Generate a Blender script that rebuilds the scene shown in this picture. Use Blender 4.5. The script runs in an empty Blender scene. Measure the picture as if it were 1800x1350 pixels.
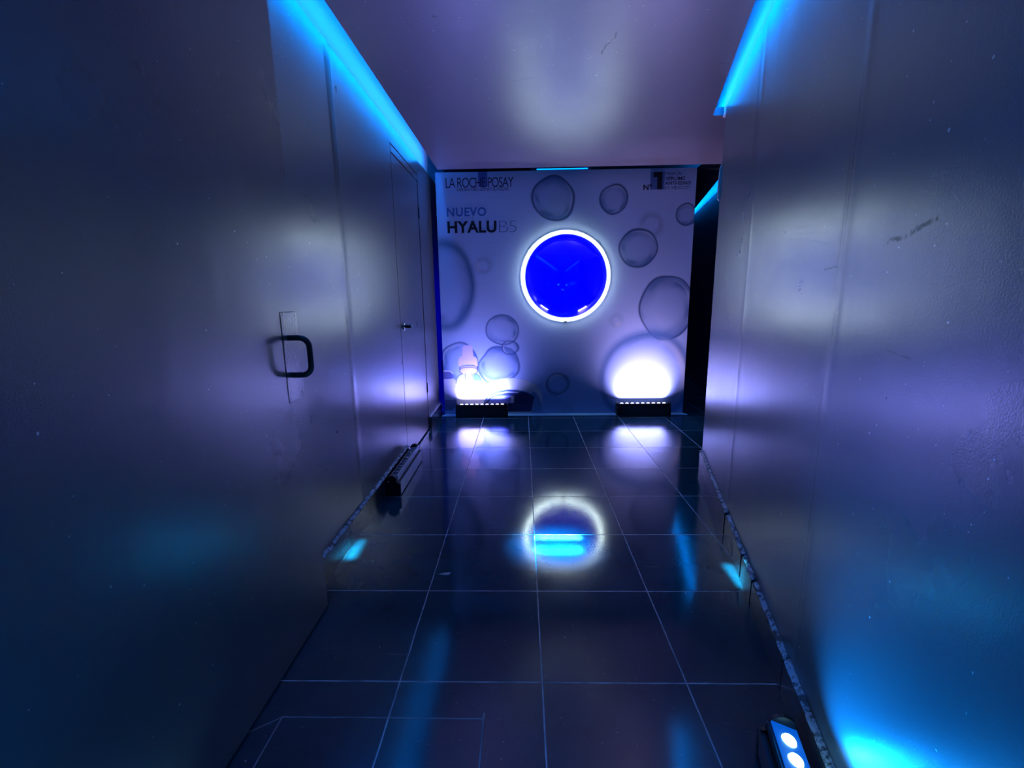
import bpy, bmesh, math, random
import numpy as np
from mathutils import Matrix, Vector

random.seed(7)
S = bpy.context.scene
COL = S.collection
PI = math.pi

# ------------------------------------------------------------------ camera
cam_data = bpy.data.cameras.new('camera')
cam_data.sensor_fit = 'HORIZONTAL'
cam_data.sensor_width = 36.0
cam_data.lens = 796.52 / 1800 * 36.0
cam_data.clip_start = 0.02
cam = bpy.data.objects.new('camera', cam_data)
COL.objects.link(cam)
RT = (0.999680165746466, 0.021832251058330684, -0.012763973787353574)
UP = (0.008390664478713228, 0.18979014009574852, 0.9817888263124824)
FW = (-0.023857136515598232, 0.9815819148375555, -0.18954625161451738)
cam.matrix_world = Matrix(((RT[0], UP[0], -FW[0], 0.0), (RT[1], UP[1], -FW[1], 0.0), (RT[2], UP[2], -FW[2], 1.2), (0, 0, 0, 1)))
S.camera = cam

# ------------------------------------------------------------------ view and world
S.view_settings.view_transform = 'Standard'
S.view_settings.look = 'None'
S.view_settings.exposure = 0.0
S.view_settings.gamma = 1.0
S.view_settings.use_curve_mapping = False
W = bpy.data.worlds.new('world')
S.world = W
W.use_nodes = True
W.node_tree.nodes['Background'].inputs[0].default_value = (0.0, 0.22, 0.40, 1)
W.node_tree.nodes['Background'].inputs[1].default_value = 0.008

def area(name, loc, direction, xaxis, size, size_y, power, color, spread=180, parent=None):
    d = bpy.data.lights.new(name, 'AREA')
    d.shape = 'RECTANGLE'; d.size = size; d.size_y = size_y
    d.energy = power; d.color = color; d.spread = math.radians(spread)
    o = bpy.data.objects.new(name, d); COL.objects.link(o)
    z = -Vector(direction).normalized(); x = Vector(xaxis); x = (x - z * x.dot(z)).normalized(); y = z.cross(x)
    m = Matrix((x, y, z)).transposed().to_4x4(); m.translation = Vector(loc)
    if parent is not None:
        o.parent = parent
        o.matrix_local = m
    else:
        o.matrix_world = m
    return o

BAR_LEFT_COL = (0.34, 0.32, 1.0)
BAR_RIGHT_COL = (0.68, 0.50, 1.0)
COVE_COL = (0.0, 0.22, 1.0)
FLOOR_COL = (0.0, 0.24, 1.0)

# ------------------------------------------------------------------ materials
def newmat(name):
    m = bpy.data.materials.new(name); m.use_nodes = True
    return m, m.node_tree, m.node_tree.nodes['Principled BSDF']

def simple(name, col, rough=0.5, metal=0.0, spec=0.5, coat=0.0, emit=None, es=0.0, bump=0.0, bscale=200.0):
    m, t, b = newmat(name)
    b.inputs['Base Color'].default_value = (*col, 1)
    b.inputs['Roughness'].default_value = rough
    b.inputs['Metallic'].default_value = metal
    b.inputs['Specular IOR Level'].default_value = spec
    b.inputs['Coat Weight'].default_value = coat
    if emit:
        b.inputs['Emission Color'].default_value = (*emit, 1)
        b.inputs['Emission Strength'].default_value = es
    if bump:
        n = t.nodes.new('ShaderNodeTexNoise'); n.inputs['Scale'].default_value = bscale
        c = t.nodes.new('ShaderNodeTexCoord'); t.links.new(c.outputs['Object'], n.inputs['Vector'])
        bp = t.nodes.new('ShaderNodeBump'); bp.inputs['Strength'].default_value = bump; bp.inputs['Distance'].default_value = 0.002
        t.links.new(n.outputs['Fac'], bp.inputs['Height']); t.links.new(bp.outputs['Normal'], b.inputs['Normal'])
    return m

class NB:
    """small node-graph helper"""
    def __init__(s, t): s.t = t
    def n(s, typ, **kw):
        o = s.t.nodes.new(typ)
        for k, v in kw.items(): setattr(o, k, v)
        return o
    def put(s, sock, v):
        if isinstance(v, (int, float)): sock.default_value = v
        elif isinstance(v, tuple): sock.default_value = v
        else: s.t.links.new(v, sock)
    def m(s, op, a, b=0.0, c=None, clamp=False):
        o = s.n('ShaderNodeMath', operation=op, use_clamp=clamp)
        s.put(o.inputs[0], a); s.put(o.inputs[1], b)
        if c is not None: s.put(o.inputs[2], c)
        return o.outputs[0]
    def noise(s, vec, scale, detail=3.0, rough=0.5):
        o = s.n('ShaderNodeTexNoise'); o.inputs['Scale'].default_value = scale
        o.inputs['Detail'].default_value = detail; o.inputs['Roughness'].default_value = rough
        s.put(o.inputs['Vector'], vec); return o.outputs['Fac']
    def mapv(s, vec, scale=(1, 1, 1), loc=(0, 0, 0)):
        o = s.n('ShaderNodeMapping'); o.inputs['Scale'].default_value = scale; o.inputs['Location'].default_value = loc
        s.put(o.inputs['Vector'], vec); return o.outputs[0]
    def mix(s, f, a, b):
        o = s.n('ShaderNodeMix', data_type='RGBA')
        s.put(o.inputs[0], f); s.put(o.inputs[6], a); s.put(o.inputs[7], b); return o.outputs[2]
    def ss(s, v, lo, hi):
        o = s.n('ShaderNodeMapRange', interpolation_type='SMOOTHSTEP')
        s.put(o.inputs[0], v); o.inputs[1].default_value = lo; o.inputs[2].default_value = hi; return o.outputs[0]
    def rng(s, v, lo, hi, a, b):
        o = s.n('ShaderNodeMapRange')
        s.put(o.inputs[0], v)
        for i, q in enumerate((lo, hi, a, b)): o.inputs[i + 1].default_value = q
        return o.outputs[0]

def wall_paint(name, col, rough=0.29, seams=(), spec=1.0, metal=0.0, coat=0.0, scuffs=()):
    m, t, b = newmat(name); g = NB(t)
    co = g.n('ShaderNodeTexCoord').outputs['Object']
    sep = g.n('ShaderNodeSeparateXYZ'); t.links.new(co, sep.inputs[0])
    y, z = sep.outputs['Y'], sep.outputs['Z']
    streak = g.noise(g.mapv(co, (6, 40, 1.2)), 1.0, 4, 0.6)
    blot = g.noise(g.mapv(co, (1, 1, 1)), 2.2, 4, 0.6)
    f = g.m('MULTIPLY', g.ss(streak, 0.55, 0.8), 0.03)
    # smudged joints between the boards
    solid = 0.0
    for sy, w, z0, z1, kind in seams:
        if kind == 'solid':
            d = g.m('ABSOLUTE', g.m('SUBTRACT', g.m('ADD', y, g.m('MULTIPLY', z, 0.02)), sy))
            band = g.m('SUBTRACT', 1.0, g.ss(d, w * 0.75, w))
            pz = g.m('MULTIPLY', g.ss(z, z0, z0 + 0.35), g.m('SUBTRACT', 1.0, g.ss(z, z1 - 0.08, z1)))
            solid = g.m('MAXIMUM', solid, g.m('MULTIPLY', band, pz))
            continue
        if kind == 'line':
            d = g.m('ABSOLUTE', g.m('SUBTRACT', g.m('ADD', y, g.m('MULTIPLY', g.noise(g.mapv(co, (1, 0, 2.5)), 1.6), 0.012)), sy + 0.006))
            band = g.m('SUBTRACT', 1.0, g.ss(d, w * 0.2, w))
            pz = g.m('MULTIPLY', g.ss(z, z0, z0 + 0.1), g.m('SUBTRACT', 1.0, g.ss(z, z1 - 0.1, z1)))
            solid = g.m('MAXIMUM', solid, g.m('MULTIPLY', g.m('MULTIPLY', band, pz), g.rng(g.noise(g.mapv(co, (1, 1, 4)), 3.0), 0.35, 0.65, 0.15, 0.6)))
            continue
        d = g.m('ABSOLUTE', g.m('SUBTRACT', g.m('ADD', y, g.m('MULTIPLY', g.noise(g.mapv(co, (1, 0, 1.5)), 1.6), 0.05)), sy + 0.025))
        band = g.m('SUBTRACT', 1.0, g.ss(d, w * 0.2, w))
        pz = g.m('MULTIPLY', g.ss(z, z0, z0 + 0.15), g.m('SUBTRACT', 1.0, g.ss(z, z1 - 0.1, z1)))
        n2 = g.ss(g.noise(g.mapv(co, (5, 110, 3.0)), 1.0, 4, 0.7), 0.42, 0.62)
        f = g.m('ADD', f, g.m('MULTIPLY', g.m('MULTIPLY', band, pz), g.m('MULTIPLY', n2, 0.55)))
    ax1, ax2 = (sep.outputs['X'], y) if scuffs and scuffs[0] == 'xy' else (y, z)
    for sc_ in (scuffs[1:] if scuffs else ()):
        w, a, pts = sc_
        for (p0, q0), (p1, q1) in zip(pts, pts[1:]):
            L = math.hypot(p1 - p0, q1 - q0); ux, uy = (p1 - p0) / L, (q1 - q0) / L
            wb = g.m('MULTIPLY', g.m('SUBTRACT', g.noise(co, 30.0), 0.5), w * 4)
            da, db = g.m('SUBTRACT', ax1, p0), g.m('SUBTRACT', ax2, q0)
            al = g.m('ADD', g.m('MULTIPLY', da, ux), g.m('MULTIPLY', db, uy))
            pe = g.m('ABSOLUTE', g.m('ADD', g.m('SUBTRACT', g.m('MULTIPLY', da, uy), g.m('MULTIPLY', db, ux)), wb))
            out = g.m('MAXIMUM', g.m('MULTIPLY', al, -1.0), g.m('SUBTRACT', al, L))
            d = g.m('MAXIMUM', pe, out)
            k = g.m('MULTIPLY', g.m('SUBTRACT', 1.0, g.ss(d, w * 0.3, w)), a)
            solid = g.m('MAXIMUM', solid, g.m('MULTIPLY', k, g.ss(g.noise(co, 55.0, 3, 0.6), 0.35, 0.55)))
    f = g.m('MINIMUM', g.m('MAXIMUM', f, solid), 0.92)
    cc = g.mix(f, (*col, 1), (col[0] * 0.25, col[1] * 0.25, col[2] * 0.27, 1))
    spk = g.ss(g.noise(co, 90.0, 1, 0.3), 0.79, 0.82)
    cc = g.mix(g.m('MULTIPLY', spk, 0.8), cc, (0.75, 0.75, 0.72, 1))
    t.links.new(cc, b.inputs['Base Color'])
    r = g.m('ADD', g.rng(blot, 0.3, 0.7, rough - 0.02, rough + 0.03), g.m('MULTIPLY', f, 0.12))
    t.links.new(r, b.inputs['Roughness'])
    t.links.new(g.m('MULTIPLY', g.m('SUBTRACT', 1.0, g.m('MULTIPLY', f, 0.75)), spec * 0.5), b.inputs['Specular IOR Level'])
    b.inputs['Metallic'].default_value = metal
    b.inputs['Coat Weight'].default_value = coat
    b.inputs['IOR'].default_value = 2.4
    h = g.m('ADD', g.m('MULTIPLY', g.noise(co, 260.0, 2, 0.5), 0.25), g.noise(g.mapv(co, (1, 2.5, 1)), 3.0, 2, 0.5))
    bp = g.n('ShaderNodeBump'); bp.inputs['Strength'].default_value = 0.25; bp.inputs['Distance'].default_value = 0.004
    t.links.new(h, bp.inputs['Height']); t.links.new(bp.outputs['Normal'], b.inputs['Normal'])
    return m

PAINT = (0.065, 0.07, 0.075)
M = {}
M['wallL'] = wall_paint('grey_wall_paint_left', PAINT, seams=[(2.305, 0.038, 1.55, 2.32, 'solid'), (2.285, 0.05, 0.95, 1.7, 'streak'), (2.25, 0.03, 0.2, 1.2, 'line')],
    scuffs=['yz', (0.003, 0.7, [(1.79, 0.512), (1.846, 0.486), (1.90, 0.432)])])
M['wallR'] = wall_paint('grey_wall_paint_right', PAINT, seams=[(2.23, 0.06, 1.75, 2.32, 'streak'), (2.24, 0.05, 1.75, 2.32, 'streak'), (2.185, 0.012, 0.1, 2.0, 'line'), (1.18, 0.010, 0.2, 1.75, 'line'), (1.20, 0.018, 0.8, 1.6, 'streak')],
    scuffs=['yz', (0.007, 0.8, [(0.969, 1.297), (0.913, 1.302), (0.878, 1.310), (0.823, 1.318)]), (0.004, 0.6, [(1.285, 1.261), (1.18, 1.263)]), (0.0025, 0.5, [(0.915, 1.085), (0.837, 1.080)])])
M['door'] = wall_paint('grey_door_paint', PAINT)
M['ceil'] = wall_paint('grey_ceiling_paint', (0.10, 0.09, 0.13), rough=0.37,
    scuffs=['xy', (0.005, 0.8, [(0.433, 2.286), (0.431, 2.341), (0.404, 2.387), (0.395, 2.478)]), (0.004, 0.5, [(-0.039, 2.734), (0.011, 2.717), (0.066, 2.70)]), (0.007, 0.9, [(-0.362, 2.139), (-0.352, 2.143)]), (0.006, 0.5, [(0.996, 2.584), (1.059, 2.599)])])
M['cove'] = simple('white_cove_paint', (0.55, 0.62, 0.7), 0.75, bump=0.3, bscale=40)
M['black'] = simple('dark_gap', (0.004, 0.004, 0.006), 0.7)
M['darkwall'] = simple('dark_wall', (0.02, 0.02, 0.03), 0.5)
M['sidewall'] = simple('dark_blue_grey_wall', (0.05, 0.05, 0.07), 0.45)
M['plastic'] = simple('black_housing', (0.035, 0.033, 0.04), 0.33, bump=0.15, bscale=300)
M['plastic2'] = simple('black_end_cap', (0.006, 0.006, 0.007), 0.45)
M['alu'] = simple('aluminium_rail', (0.62, 0.62, 0.68), 0.45, 0.5)
M['ledboard'] = simple('led_board', (0.03, 0.035, 0.05), 0.3)
M['lit_panel'] = simple('lit_blue_diffuser', (0.05, 0.1, 0.2), 0.4, emit=(0.0, 0.12, 0.75), es=0.7)
M['lens_off'] = simple('clear_lens', (0.10, 0.12, 0.16), 0.12, coat=0.5)
M['lens_blue'] = simple('lit_cyan_lens', (0.5, 0.9, 1), 0.2, emit=(0.35, 0.95, 1.0), es=6)
M['lens_white'] = simple('lit_white_lens', (1, 1, 1), 0.2, emit=(0.85, 0.75, 1.0), es=2.2)
M['screw'] = simple('bright_screw', (0.7, 0.7, 0.75), 0.25, 1.0)
M['rubber'] = simple('black_handle_coating', (0.008, 0.008, 0.009), 0.4)
M['plate'] = wall_paint('painted_push_plate', (0.09, 0.09, 0.10), rough=0.25)
M['chrome'] = simple('chrome', (0.6, 0.6, 0.62), 0.15, 1.0)
M['white_edge'] = simple('bare_board_edge', (0.42, 0.43, 0.42), 0.8, bump=0.8, bscale=60)

def floor_mat():
    m, t, b = newmat('dark_polished_floor_tile'); g = NB(t)
    co = g.n('ShaderNodeTexCoord').outputs['Object']
    sep = g.n('ShaderNodeSeparateXYZ'); t.links.new(co, sep.inputs[0])
    x, y = sep.outputs['X'], sep.outputs['Y']
    TS = 0.4527
    wob = g.m('MULTIPLY', g.m('SUBTRACT', g.noise(co, 9.0, 2), 0.5), 0.004)
    u = g.m('DIVIDE', g.m('SUBTRACT', g.m('ADD', x, wob), 0.0534), TS)
    v = g.m('DIVIDE', g.m('SUBTRACT', g.m('ADD', y, wob), 3.9465), TS)
    def near(c):
        fr = g.m('FRACT', g.m('ADD', c, 0.5))
        return g.m('MULTIPLY', g.m('ABSOLUTE', g.m('SUBTRACT', fr, 0.5)), TS)
    dg = g.m('MINIMUM', near(u), near(v))
    # straight cuts through the tiles of the service hatch near the camera
    def seg(c, at, o, lo, hi, w=0.0):
        d = g.m('ABSOLUTE', g.m('SUBTRACT', c, at))
        out = g.m('MAXIMUM', g.m('SUBTRACT', lo, o), g.m('SUBTRACT', o, hi))
        return g.m('MAXIMUM', d, out)
    yy = g.m('ADD', y, wob); xx = g.m('ADD', x, wob)
    d1 = seg(yy, 1.103, xx, -0.71, -0.125)
    d2 = seg(xx, -0.122, yy, 0.3, 1.12)
    d3 = seg(xx, -0.712, yy, 0.3, 1.103)
    dd = g.m('MINIMUM', d2, g.m('MINIMUM', d1, d3))
    diag = g.m('ABSOLUTE', g.m('SUBTRACT', yy, g.m('MULTIPLY_ADD', xx, 0.66, 1.103 + 0.71 * 0.66)))
    diag = g.m('MAXIMUM', diag, g.m('ADD', xx, 0.712))
    dd = g.m('MINIMUM', dd, diag)
    gr = g.m('SUBTRACT', 1.0, g.ss(dg, 0.0016, 0.0026))
    grh = g.m('SUBTRACT', 1.0, g.ss(dd, 0.0012, 0.0024))
    patchy = g.rng(g.noise(co, 14.0, 3, 0.6), 0.35, 0.65, 0.35, 1.0)
    grc = g.m('MAXIMUM', g.m('MULTIPLY', gr, patchy), g.m('MULTIPLY', grh, g.m('MULTIPLY', patchy, 0.55)))
    base = g.mix(g.ss(g.noise(co, 3.0, 5, 0.65), 0.3, 0.75), (0.005, 0.035, 0.055, 1), (0.010, 0.058, 0.085, 1))
    # fine scratches, dust and crumbs
    sc1 = g.ss(g.noise(g.mapv(co, (3, 90, 1), (3, 1, 0)), 1.4, 2, 0.4), 0.735, 0.76)
    dust = g.ss(g.noise(co, 190.0, 1, 0.2), 0.80, 0.825)
    crumbs = g.ss(g.noise(co, 60.0, 1, 0.2), 0.845, 0.86)
    base = g.mix(g.m('MULTIPLY', sc1, 0.12), base, (0.5, 0.55, 0.6, 1))
    base = g.mix(g.m('MULTIPLY', g.m('MAXIMUM', dust, crumbs), 0.6), base, (0.6, 0.65, 0.7, 1))
    col = g.mix(grc, base, (0.52, 0.56, 0.60, 1))
    t.links.new(col, b.inputs['Base Color'])
    rough = g.rng(g.noise(co, 5.0, 4, 0.6), 0.3, 0.7, 0.095, 0.13)
    rough = g.m('ADD', rough, g.m('MULTIPLY', g.m('MAXIMUM', gr, grh), 0.45))
    t.links.new(rough, b.inputs['Roughness'])
    b.inputs['Specular IOR Level'].default_value = 0.75
    # every tile is bedded a hair out of level
    cmb = g.n('ShaderNodeCombineXYZ'); t.links.new(g.m('FLOOR', u), cmb.inputs[0]); t.links.new(g.m('FLOOR', v), cmb.inputs[1])
    wn = g.n('ShaderNodeTexWhiteNoise', noise_dimensions='2D'); t.links.new(cmb.outputs[0], wn.inputs['Vector'])
    sc = g.n('ShaderNodeSeparateColor'); t.links.new(wn.outputs['Color'], sc.inputs[0])
    tilt = g.m('ADD', g.m('MULTIPLY', g.m('SUBTRACT', sc.outputs[0], 0.5), x), g.m('MULTIPLY', g.m('SUBTRACT', sc.outputs[1], 0.5), y))
    h = g.m('ADD', g.m('MULTIPLY', tilt, 0.012), g.m('MULTIPLY', g.noise(co, 3.0, 2, 0.5), 0.0007))
    h = g.m('ADD', h, g.m('MULTIPLY', g.noise(co, 420.0, 1, 0.5), 0.00003))
    bp = g.n('ShaderNodeBump'); bp.inputs['Strength'].default_value = 1.0; bp.inputs['Distance'].default_value = 1.0
    t.links.new(h, bp.inputs['Height']); t.links.new(bp.outputs['Normal'], b.inputs['Normal'])
    return m
M['floor'] = floor_mat()

def skirting_mat():
    m, t, b = newmat('dark_tile_skirting'); g = NB(t)
    co = g.n('ShaderNodeTexCoord').outputs['Object']
    veins = g.ss(g.noise(g.mapv(co, (2, 5, 14)), 1.5, 5, 0.7), 0.57, 0.64)
    chips = g.ss(g.noise(co, 22.0, 4, 0.7), 0.60, 0.64)
    c = g.mix(g.m('MULTIPLY', veins, 0.25), (0.03, 0.035, 0.042, 1), (0.25, 0.27, 0.3, 1))
    c = g.mix(g.m('MULTIPLY', chips, 0.5), c, (0.01, 0.01, 0.012, 1))
    t.links.new(c, b.inputs['Base Color']); b.inputs['Roughness'].default_value = 0.22
    return m
M['skirt'] = skirting_mat()
def mortar_mat():
    m, t, b = newmat('crumbling_pale_mortar'); g = NB(t)
    co = g.n('ShaderNodeTexCoord').outputs['Object']
    n = g.ss(g.noise(co, 35.0, 5, 0.7), 0.40, 0.56)
    t.links.new(g.mix(n, (0.06, 0.065, 0.075, 1), (0.52, 0.54, 0.60, 1)), b.inputs['Base Color'])
    b.inputs['Roughness'].default_value = 0.75
    bp = g.n('ShaderNodeBump'); bp.inputs['Strength'].default_value = 0.8; bp.inputs['Distance'].default_value = 0.004
    t.links.new(g.noise(co, 70.0, 4, 0.7), bp.inputs['Height']); t.links.new(bp.outputs['Normal'], b.inputs['Normal'])
    return m
M['mortar'] = mortar_mat()

# ------------------------------------------------------------------ mesh helpers
def obj(name, bm, mat, parent=None, smooth=False, kind=None):
    me = bpy.data.meshes.new(name)
    bmesh.ops.recalc_face_normals(bm, faces=bm.faces)
    bm.to_mesh(me); bm.free()
    if isinstance(mat, (list, tuple)):
        for q in mat: me.materials.append(q)
    else: me.materials.append(mat)
    if smooth:
        for p in me.polygons: p.use_smooth = True
    o = bpy.data.objects.new(name, me); COL.objects.link(o)
    if parent is not None: o.parent = parent
    if kind: o['kind'] = kind
    return o

def add_box(bm, a, b, mi=0, bevel=0.0):
    v = [bm.verts.new((x, y, z)) for x in (a[0], b[0]) for y in (a[1], b[1]) for z in (a[2], b[2])]
    fs = []
    for q in ((0, 1, 3, 2), (4, 6, 7, 5), (0, 4, 5, 1), (2, 3, 7, 6), (0, 2, 6, 4), (1, 5, 7, 3)):
        f = bm.faces.new([v[i] for i in q]); f.material_index = mi; fs.append(f)
    if bevel:
        es = list({e for f in fs for e in f.edges})
        bmesh.ops.bevel(bm, geom=es, offset=bevel, segments=2, affect='EDGES', clamp_overlap=True)

def add_prism(bm, poly, axis, lo, hi, mi=0):
    """poly in the two other axes, extruded along axis (0 x, 1 y, 2 z)"""
    def P(p, t):
        if axis == 0: return (t, p[0], p[1])
        if axis == 1: return (p[0], t, p[1])
        return (p[0], p[1], t)
    A = [bm.verts.new(P(p, lo)) for p in poly]; B = [bm.verts.new(P(p, hi)) for p in poly]
    fs = [bm.faces.new(A), bm.faces.new(B[::-1])]
    n = len(poly)
    for i in range(n): fs.append(bm.faces.new((A[i], A[(i + 1) % n], B[(i + 1) % n], B[i])))
    for f in fs: f.material_index = mi

def add_tube(bm, pts, r, seg=12, closed=False, cap=True):
    pts = [Vector(p) for p in pts]; n = len(pts); rings = []
    ref = None
    for i, p in enumerate(pts):
        if closed: tg = (pts[(i + 1) % n] - pts[i - 1]).normalized()
        else: tg = (pts[min(i + 1, n - 1)] - pts[max(i - 1, 0)]).normalized()
        if ref is None:
            ref = tg.orthogonal().normalized()
        ref = (ref - tg * ref.dot(tg)).normalized(); bn = tg.cross(ref)
        rr = r[i] if isinstance(r, (list, tuple)) else r
        rings.append([bm.verts.new(p + (ref * math.cos(a) + bn * math.sin(a)) * rr) for a in (2 * PI * k / seg for k in range(seg))])
    for i in range(n if closed else n - 1):
        a, b = rings[i], rings[(i + 1) % n]
        for k in range(seg): bm.faces.new((a[k], a[(k + 1) % seg], b[(k + 1) % seg], b[k]))
    if cap and not closed:
        bm.faces.new(rings[0][::-1]); bm.faces.new(rings[-1])

def add_lathe(bm, prof, origin, axis, seg=32):
    """prof: (radius, distance along axis)"""
    ax = Vector(axis).normalized(); u = ax.orthogonal().normalized(); w = ax.cross(u); o = Vector(origin)
    rings = []
    for r, h in prof:
        if r < 1e-6: rings.append([bm.verts.new(o + ax * h)])
        else: rings.append([bm.verts.new(o + ax * h + (u * math.cos(2 * PI * k / seg) + w * math.sin(2 * PI * k / seg)) * r) for k in range(seg)])
    for a, b in zip(rings, rings[1:]):
        for k in range(seg):
            k2 = (k + 1) % seg
            if len(a) == 1 and len(b) == 1: continue
            if len(a) == 1: bm.faces.new((a[0], b[k2], b[k]))
            elif len(b) == 1: bm.faces.new((a[k], a[k2], b[0]))
            else: bm.faces.new((a[k], a[k2], b[k2], b[k]))

def tag(o, label=None, cat=None, group=None, kind=None):
    if label: o['label'] = label
    if cat: o['category'] = cat
    if group: o['group'] = group
    if kind: o['kind'] = kind
    return o

def empty(name, loc=(0, 0, 0), rz=0.0):
    o = bpy.data.objects.new(name, None); COL.objects.link(o)
    o.empty_display_size = 0.05
    o.location = loc; o.rotation_euler = (0, 0, rz)
    return o

# ------------------------------------------------------------------ setting
ZC = 2.35                                   # underside of the dropped ceiling
def xr(y): return 1.018 + 0.25 * (y - 2.08) # face of the right-hand wall
XL = -0.87                                  # face of the left-hand wall
YR = 3.12                                   # far end of the right-hand wall
YCF = 4.43                                  # far edge of the dropped ceiling

bm = bmesh.new(); add_box(bm, (-1.2, -1.6, -0.06), (3.6, 9.0, 0.0)); obj('floor', bm, M['floor'], kind='structure')

# dropped ceiling slab with a light gap along both walls
bm = bmesh.new()
poly = [(-0.765, -1.6), (-0.765, YCF), (2.6, YCF), (2.6, 3.29), (1.262, 3.283), (0.942 - 0.268 * 3.2, 2.088 - 3.2), (0.942 - 0.268 * 3.2, -1.6)]
add_prism(bm, poly, 2, ZC, ZC + 0.05)
obj('ceiling', bm, M['ceil'], kind='structure')
bm = bmesh.new(); add_box(bm, (-1.3, -1.6, 2.62), (3.6, 9.0, 2.68)); obj('ceiling_upper', bm, M['darkwall'], kind='structure')

def panel_profile(y, seams):
    """slight buckling of the cladding beside its joints"""
    d = 0.0
    for sy, w, a in seams:
        t = (y - sy) / w
        d += a * math.exp(-t * t) * (1 - 0.4 * t)
    return d

# left wall: cladding with an opening for the flush door
SEAM_L = [(2.27, 0.035, 0.002)]
D0, D1, DT = 3.238, 4.035, 2.212
def wall_strip(bm, ys, z0f, z1f, xf, thick):
    """vertical slab whose face follows xf(y); thick is signed away from the room"""
    F0 = [bm.verts.new((xf(y), y, z0f(y))) for y in ys]; F1 = [bm.verts.new((xf(y), y, z1f(y))) for y in ys]
    B0 = [bm.verts.new((xf(y) + thick, y, z0f(y))) for y in ys]; B1 = [bm.verts.new((xf(y) + thick, y, z1f(y))) for y in ys]
    for i in range(len(ys) - 1):
        bm.faces.new((F0[i], F0[i + 1], F1[i + 1], F1[i]))
        bm.faces.new((B0[i + 1], B0[i], B1[i], B1[i + 1]))
        bm.faces.new((F1[i], F1[i + 1], B1[i + 1], B1[i])); bm.faces.new((F0[i + 1], F0[i], B0[i], B0[i + 1]))
    bm.faces.new((F0[0], F1[0], B1[0], B0[0])); bm.faces.new((F1[-1], F0[-1], B0[-1], B1[-1]))
def yrange(a, b, dense):
    ys = list(np.linspace(a, b, max(3, int((b - a) / 0.12))))
    for d, w in dense:
        if a < d < b: ys += list(np.linspace(max(a, d - 3 * w), min(b, d + 3 * w), 41))
    ys = sorted(set(round(float(v), 4) for v in ys))
    return ys
rnd = random.Random(3)
jag = {}
def topL(y):
    k = round(y, 3)
    if k not in jag: jag[k] = rnd.uniform(-0.003, 0.003)
    return 2.335 + jag[k]
xl = lambda y: XL + panel_profile(y, SEAM_L)
bm = bmesh.new()
wall_strip(bm, yrange(-1.6, D0 - 0.004, [(2.27, 0.04)]), lambda y: 0.0, topL, xl, -0.018)
wall_strip(bm, yrange(D0 - 0.004, D1 + 0.004, []), lambda y: DT + 0.005, topL, xl, -0.018)
wall_strip(bm, yrange(D1 + 0.004, 9.0, []), lambda y: 0.0, topL, xl, -0.018)
obj('wall_left', bm, M['wallL'], kind='structure', smooth=False)
bm = bmesh.new(); add_box(bm, (-1.10, -1.6, 0), (-0.935, 9.0, 2.62)); obj('wall_left_core', bm, M['black'], kind='structure')
bm = bmesh.new(); add_box(bm, (-0.935, -1.6, 2.25), (-0.8885, 9.0, 2.62)); obj('trim_1', bm, M['cove'], kind='structure')

# flush door in the left wall
door2 = empty('door_2', (0, 0, 0)); door2['kind'] = 'structure'
bm = bmesh.new(); add_box(bm, (-0.905, D0 + 0.014, 0.012), (-0.873, D1 - 0.010, DT - 0.055), bevel=0.0015)
obj('door_leaf', bm, M['door'], door2)
bm = bmesh.new(); add_box(bm, (-0.905, D0 + 0.010, DT - 0.049), (-0.8705, D1 - 0.008, DT - 0.002), bevel=0.0015)
obj('door_header', bm, M['door'], door2)
for gy in (D0 - 0.003, D1 - 0.008):  # black strips set in the leaf gaps, standing in for their shade
    bm = bmesh.new(); add_box(bm, (-0.905, gy, 0.01), (-0.8712, gy + (0.016 if gy < 3.5 else 0.011), DT + 0.003)); obj('dark_gap_strip', bm, M['black'], door2)
kn = empty('door_knob'); kn.parent = door2; kn.location = (-0.871, 3.335, 0.994)
bm = bmesh.new(); add_lathe(bm, [(0, 0), (0.028, 0), (0.028, 0.004), (0.022, 0.008), (0.011, 0.010), (0.011, 0.013), (0, 0.013)], (0, 0, 0), (1, 0, 0), 24)
obj('rosette', bm, M['chrome'], kn, True)
bm = bmesh.new(); add_lathe(bm, [(0, 0.010), (0.011, 0.010), (0.012, 0.016), (0.012, 0.046), (0.010, 0.05), (0, 0.05)], (0, 0, 0), (1, 0, 0), 20)
obj('grip', bm, M['rubber'], kn, True)
bm = bmesh.new(); add_lathe(bm, [(0, 0.049), (0.010, 0.049), (0.010, 0.058), (0.006, 0.062), (0, 0.063)], (0, 0, 0), (1, 0, 0), 20)
obj('tip', bm, M['chrome'], kn, True)
bm = bmesh.new()
for z in (0.35, 1.86):
    add_box(bm, (-0.870, D1 - 0.010, z), (-0.864, D1 + 0.002, z + 0.09), bevel=0.001)
obj('hinge', bm, M['plastic'], door2)

# near door leaf with the pull handle, standing open along the left wall
door1 = empty('door_1', (0, 0, 0)); door1['kind'] = 'structure'
bm = bmesh.new(); add_box(bm, (-0.822, 0.35, 0.006), (-0.78, 1.585, 2.32), bevel=0.002)
obj('door_leaf', bm, M['door'], door1)
bm = bmesh.new(); add_box(bm, (-0.822, -1.6, 0.0), (-0.7805, 0.345, 2.33)); obj('door_frame', bm, M['door'], door1)
bm = bmesh.new()
add_box(bm, (-0.7805, 1.458, 0.862), (-0.7785, 1.562, 1.158), bevel=0.0008)
pl_ = obj('push_plate', bm, M['plate'], door1)
bm = bmesh.new()      # dark paint line left in the joint round the plate
add_box(bm, (-0.7800, 1.4555, 0.862), (-0.7790, 1.4580, 1.158)); add_box(bm, (-0.7800, 1.4555, 1.158), (-0.7790, 1.545, 1.1602))
add_box(bm, (-0.7800, 1.4555, 0.860), (-0.7790, 1.470, 0.862))
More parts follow.
